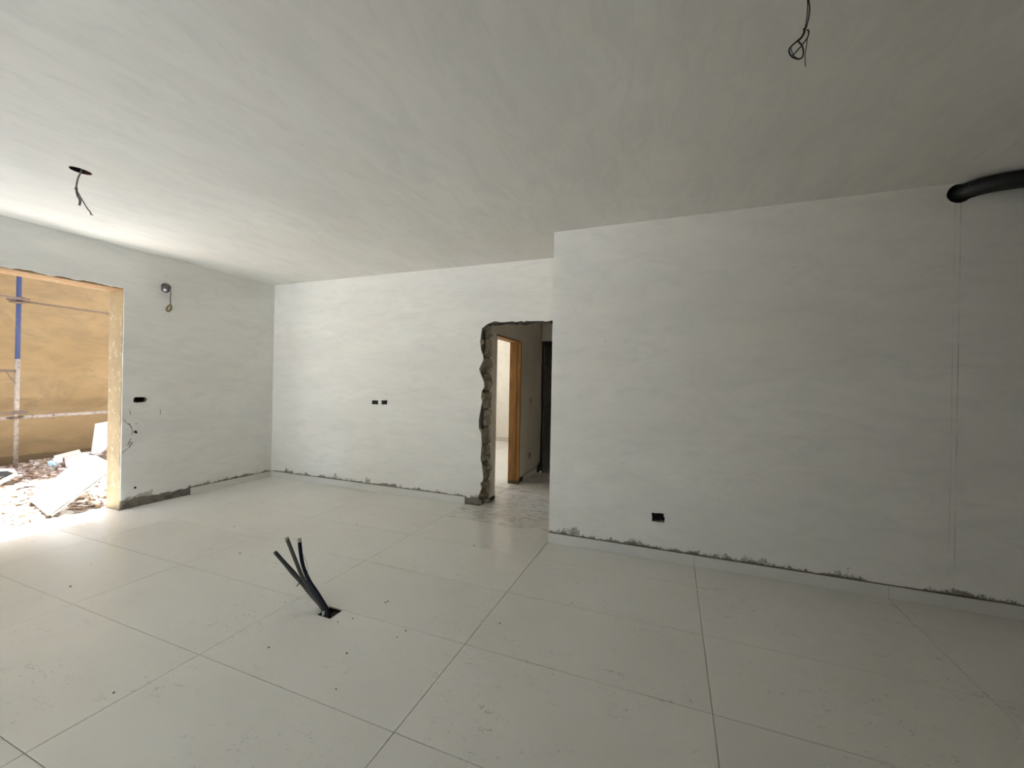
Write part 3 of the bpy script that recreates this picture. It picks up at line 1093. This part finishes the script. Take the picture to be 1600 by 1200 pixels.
SL = [
    ('long white tile slab at the back of the leaning stack', [(45, 780), (134, 709), (142, 713), (145.5, 728), (150, 745), (66, 799)], -.012, .010, 'slab'),
    ('front white tile slab leaning over the rubble, topmost of the stack', [(52, 786), (146, 729), (150, 724), (154, 727), (158.5, 723.5), (169, 736), (74, 805)], 0.0, .010, 'slab'),
    ('thin white tile slab under the front slab of the leaning stack', [(70, 800), (160, 735), (170.5, 739), (80, 806)], -.026, .010, 'slab'),
]
for lab, pxs, off, th, mt in SL:
    pts = on_plane(pxs, off)
    bm = plate_bm(pts, th, PN)
    o = link('tile_slab', bm, mt, origin=tuple(sum((Vector(q) for q in pts), Vector()) / len(pts)))
    tag(o, lab, 'tile slab', 'discarded tile slabs in the yard')
# ridges printed in the slab backs, real relief
fr = bpy.data.objects.get('tile_slab.001')


def plane3(a, b_, c):
    n_ = (b_ - a).cross(c - a).normalized()
    return a, n_


def slab_from(pxs, plane, th, mt, label, name='tile_slab', cat='tile slab', grp='discarded tile slabs in the yard'):
    pts = [hitp(a, b_, *plane) for a, b_ in pxs]
    bm = plate_bm(pts, th, plane[1] if plane[1].dot(CAM - pts[0]) > 0 else -plane[1])
    o = link(name, bm, mt, origin=tuple(sum(pts, Vector()) / len(pts)))
    return tag(o, label, cat, grp)


pl = plane3(hit(143, 712, 0, -6.9), hit(169, 722, 0, -6.5), hit(169, 738, 0, -6.35))
slab_from([(140, 711), (150, 712), (176, 725), (176, 742), (150, 730)], pl, .010, 'slabblue', 'bluish slab lying behind the leaning white stack')
pl = plane3(hit(142, 709, 0, -8.05), hit(160, 706, 0, -7.85), hit(148, 662, 0, -8.3))
slab_from([(148.5, 662), (166, 659), (150, 711), (142, 709)], pl, .009, 'slab', 'left half of the upright white slab pair against the yard wall')
pl2 = (pl[0] + Vector((.012, -.02, 0)), pl[1])
slab_from([(166.5, 659), (176, 652), (176, 690), (163, 703), (157, 708), (150.5, 712)], pl2, .009, 'slab', 'right half of the upright white slab pair with a curved lower edge')
pl = plane3(hit(142, 772, 0, -6.35), hit(169, 754, 0, -6.1), hit(145, 775, 0, -6.25))
slab_from([(141, 769.5), (146, 775), (178, 754), (176, 746)], pl, .012, 'slab', 'narrow white offcut under the leaning slab stack beside the jamb')
pl = plane3(hit(88, 712, 0, -8.2), hit(126, 703, 0, -8.2), hit(126, 708, 0, -8.1))
slab_from([(84, 712), (124, 702), (127, 707.5), (86, 717.5)], pl, .02, 'planks', 'pale plank lying along the foot of the ochre wall', 'timber_plank', 'plank', 'planks in the yard')
pl = plane3(hit(101, 713, 0, -8.0), hit(140, 704, 0, -7.9), hit(103, 729, 0, -7.5))
slab_from([(100, 713), (127, 707), (141, 706), (118, 727), (103, 729)], pl, .012, 'boardpink', 'dusty pinkish board lying among the rubble behind the slabs', 'flat_board', 'board', None)
pl = plane3(hit(0, 733, 0, -8.0), hit(26, 735, 0, -7.9), hit(0, 738, 0, -7.8))
slab_from([(-12, 731), (22, 733), (26, 736.5), (8, 738), (-12, 737)], pl, .015, 'whitebag', 'whitish plank lying near the scaffold foot', 'timber_plank', 'plank', 'planks in the yard')
pl = plane3(hit(0, 738, 0, -7.7), hit(20, 736, 0, -7.7), hit(0, 745, 0, -7.4))
slab_from([(-12, 737), (12, 736), (19, 739), (10, 743), (-12, 750)], pl, .01, 'blacksheet', 'black rubber sheet on the ground at the left edge of the yard', 'rubber_sheet', 'sheet', None)
pl = plane3(hit(0, 754, 0, -7.3), hit(25, 738, 0, -7.5), hit(0, 748, 0, -7.4))
slab_from([(-12, 757), (0, 750), (26, 737), (28, 741), (0, 756), (-12, 762)], pl, .015, 'planks', 'rough pale plank slanting beside the black sheet', 'timber_plank', 'plank', 'planks in the yard')

# crumpled plastic
for lab, pxs, x_, mt in (('pale blue crumpled plastic scrap on the rubble heap', [(73, 722), (80, 719), (85, 722), (88, 727), (78, 729)], -7.75, 'bluebag'),
                         ('white crumpled plastic bag on the rubble heap', [(82, 717), (90, 712), (98, 713), (97, 721), (88, 728), (84, 723)], -7.8, 'whitebag'),
                         ('flattened white plastic sheet on the sunlit rubble', [(22, 758), (36, 754), (43, 757), (72, 755), (66, 761), (40, 760), (26, 761)], -7.15, 'whitebag')):
    pts = [hit(a, b_, 0, x_ + .05 * ((b_ - 720) % 5) / 5) for a, b_ in pxs]
    c = sum(pts, Vector()) / len(pts)
    bm = bmesh.new()
    ring0 = [bm.verts.new(p) for p in pts]
    mid = [bm.verts.new(c + (p - c) * .5 + Vector((.05 + .03 * math.sin(i * 2.3), 0, .012 * math.cos(i * 3)))) for i, p in enumerate(pts)]
    back = [bm.verts.new(c + (p - c) * .9 + Vector((-.06, .03, -.02))) for i, p in enumerate(pts)]
    n_ = len(pts)
    cc = bm.verts.new(c + Vector((.055, 0, 0)))
    for i in range(n_):
        j = (i + 1) % n_
        bm.faces.new((ring0[i], ring0[j], mid[j], mid[i]))
        bm.faces.new((mid[i], mid[j], cc))
        bm.faces.new((back[i], back[j], ring0[j], ring0[i]))
    bm.faces.new(back[::-1])
    o = link('plastic_scrap', bm, mt, origin=tuple(c))
    tag(o, lab, 'plastic')

# ------------------------------------------------------------------ scaffold
XS, YSC = -8.25, 2.692
scf = thing('scaffold', 'scaffold upright with blue top, clamps and horizontal tubes before the ochre wall', 'scaffold', (XS, YSC, gh(XS, YSC)))
link('pole', tube_bm([(XS, YSC, .08), (XS, YSC, 1.62)], .024, 14, 1), 'polewhite', scf, True)
link('blue_pole', tube_bm([(XS, YSC, 1.62), (XS, YSC + .002, 2.74)], .0243, 14, 1), 'poleblue', scf, True)
link('ledger', tube_bm([(XS - .05, 2.60, 2.415), (XS - .05, 3.5, 2.398), (XS - .05, 5.2, 2.375)], .0145, 10, 1), 'steel', scf, True)
link('ledger', tube_bm([(XS + .045, 1.2, 2.475), (XS + .045, 2.72, 2.431)], .0145, 10, 1), 'steel', scf, True)
link('ledger', tube_bm([(XS - .05, 1.2, .80), (XS - .05, 2.69, .82), (XS - .05, 5.2, .875)], .024, 12, 1), 'polewhite', scf, True)
link('ledger', tube_bm([(XS + .05, 1.2, .885), (XS + .05, 2.78, .893)], .016, 10, 1), 'steel', scf, True)
link('crossbar', tube_bm([(XS, 1.2, 1.458), (XS, YSC, 1.455)], .018, 10, 1), 'steel', scf, True)
link('gusset', tube_bm([(XS, 2.59, 1.45), (XS, 2.63, 1.37), (XS, YSC - .02, 1.30)], .009, 8, 4), 'steel', scf, True)
for zc, dx in ((2.44, .02), (2.385, -.02), (.90, .02), (.825, -.02)):
    cl = []
    for k in range(15):
        a = 2 * math.pi * k / 14
        cl.append((XS + dx * .5 + .030 * math.cos(a), YSC + .01 + .038 * math.sin(a), zc + .004 * math.sin(a)))
    c_ = link('coupler', tube_bm(cl, .019, 8, 1), 'steel', scf, True)
    link('bolt', tube_bm([(XS + dx, YSC + (.055 if dx > 0 else -.05), zc), (XS + dx + .02, YSC + (.095 if dx > 0 else -.085), zc)], .013, 6, 1), 'steel', c_)
link('base_plate', box_bm((XS - .06, YSC - .06, .075), (XS + .06, YSC + .06, .085)), 'steel', scf)

# ------------------------------------------------------------------ crumbs on the floor tiles
rr = random.Random(4)
crumb_label = {(528, 972): 'dark mortar crumb right below the hole in the floor tile', (551, 967): 'dark mortar crumb just right of the hole in the floor tile',
               (602, 942): 'darkest mortar crumb, two steps right of the conduits', (525, 1077): 'lone crumb on the tile in front of the conduits, nearest the camera',
               (542, 1022): 'crumb in front of the floor hole on the same tile', (366, 823): 'crumb on the tiles before the left wall baseboard', (893, 943): 'crumb on the tiles before the right wall',
               (1033, 864): 'crumb on the tile row touching the right wall baseboard', (110, 917): 'crumb on the tiles inside the yard opening, at the left of the photo', (178, 1083): 'crumb on the large tile at the lower left of the photo'}
crumbs = [(528, 972), (551, 967), (602, 942), (606, 940), (634, 986), (620, 996), (542, 1022), (525, 1077), (446, 942), (781, 975), (558, 821), (366, 823), (375, 865), (420, 1012), (741, 853), (893, 943), (1033, 802 + 62), (110, 917), (178, 1083)]
for k, (a, b_) in enumerate(crumbs):
    p = hit(a, b_, 2, 0)
    s = rr.uniform(.0035, .0062)
    bm = bmesh.new()
    bmesh.ops.create_icosphere(bm, subdivisions=1, radius=s)
    for v in bm.verts:
        v.co *= rr.uniform(.6, 1.3)
        v.co.x *= 1.3
        v.co.z *= .6
    mz = min(v.co.z for v in bm.verts)
    o = link('mortar_crumb', bm, 'crumb')
    o.location = (p.x, p.y, -mz)
    tag(o, crumb_label.get((a, b_), 'tiny dark mortar crumb among the scatter round the conduits'), 'crumb', 'mortar crumbs on the floor')
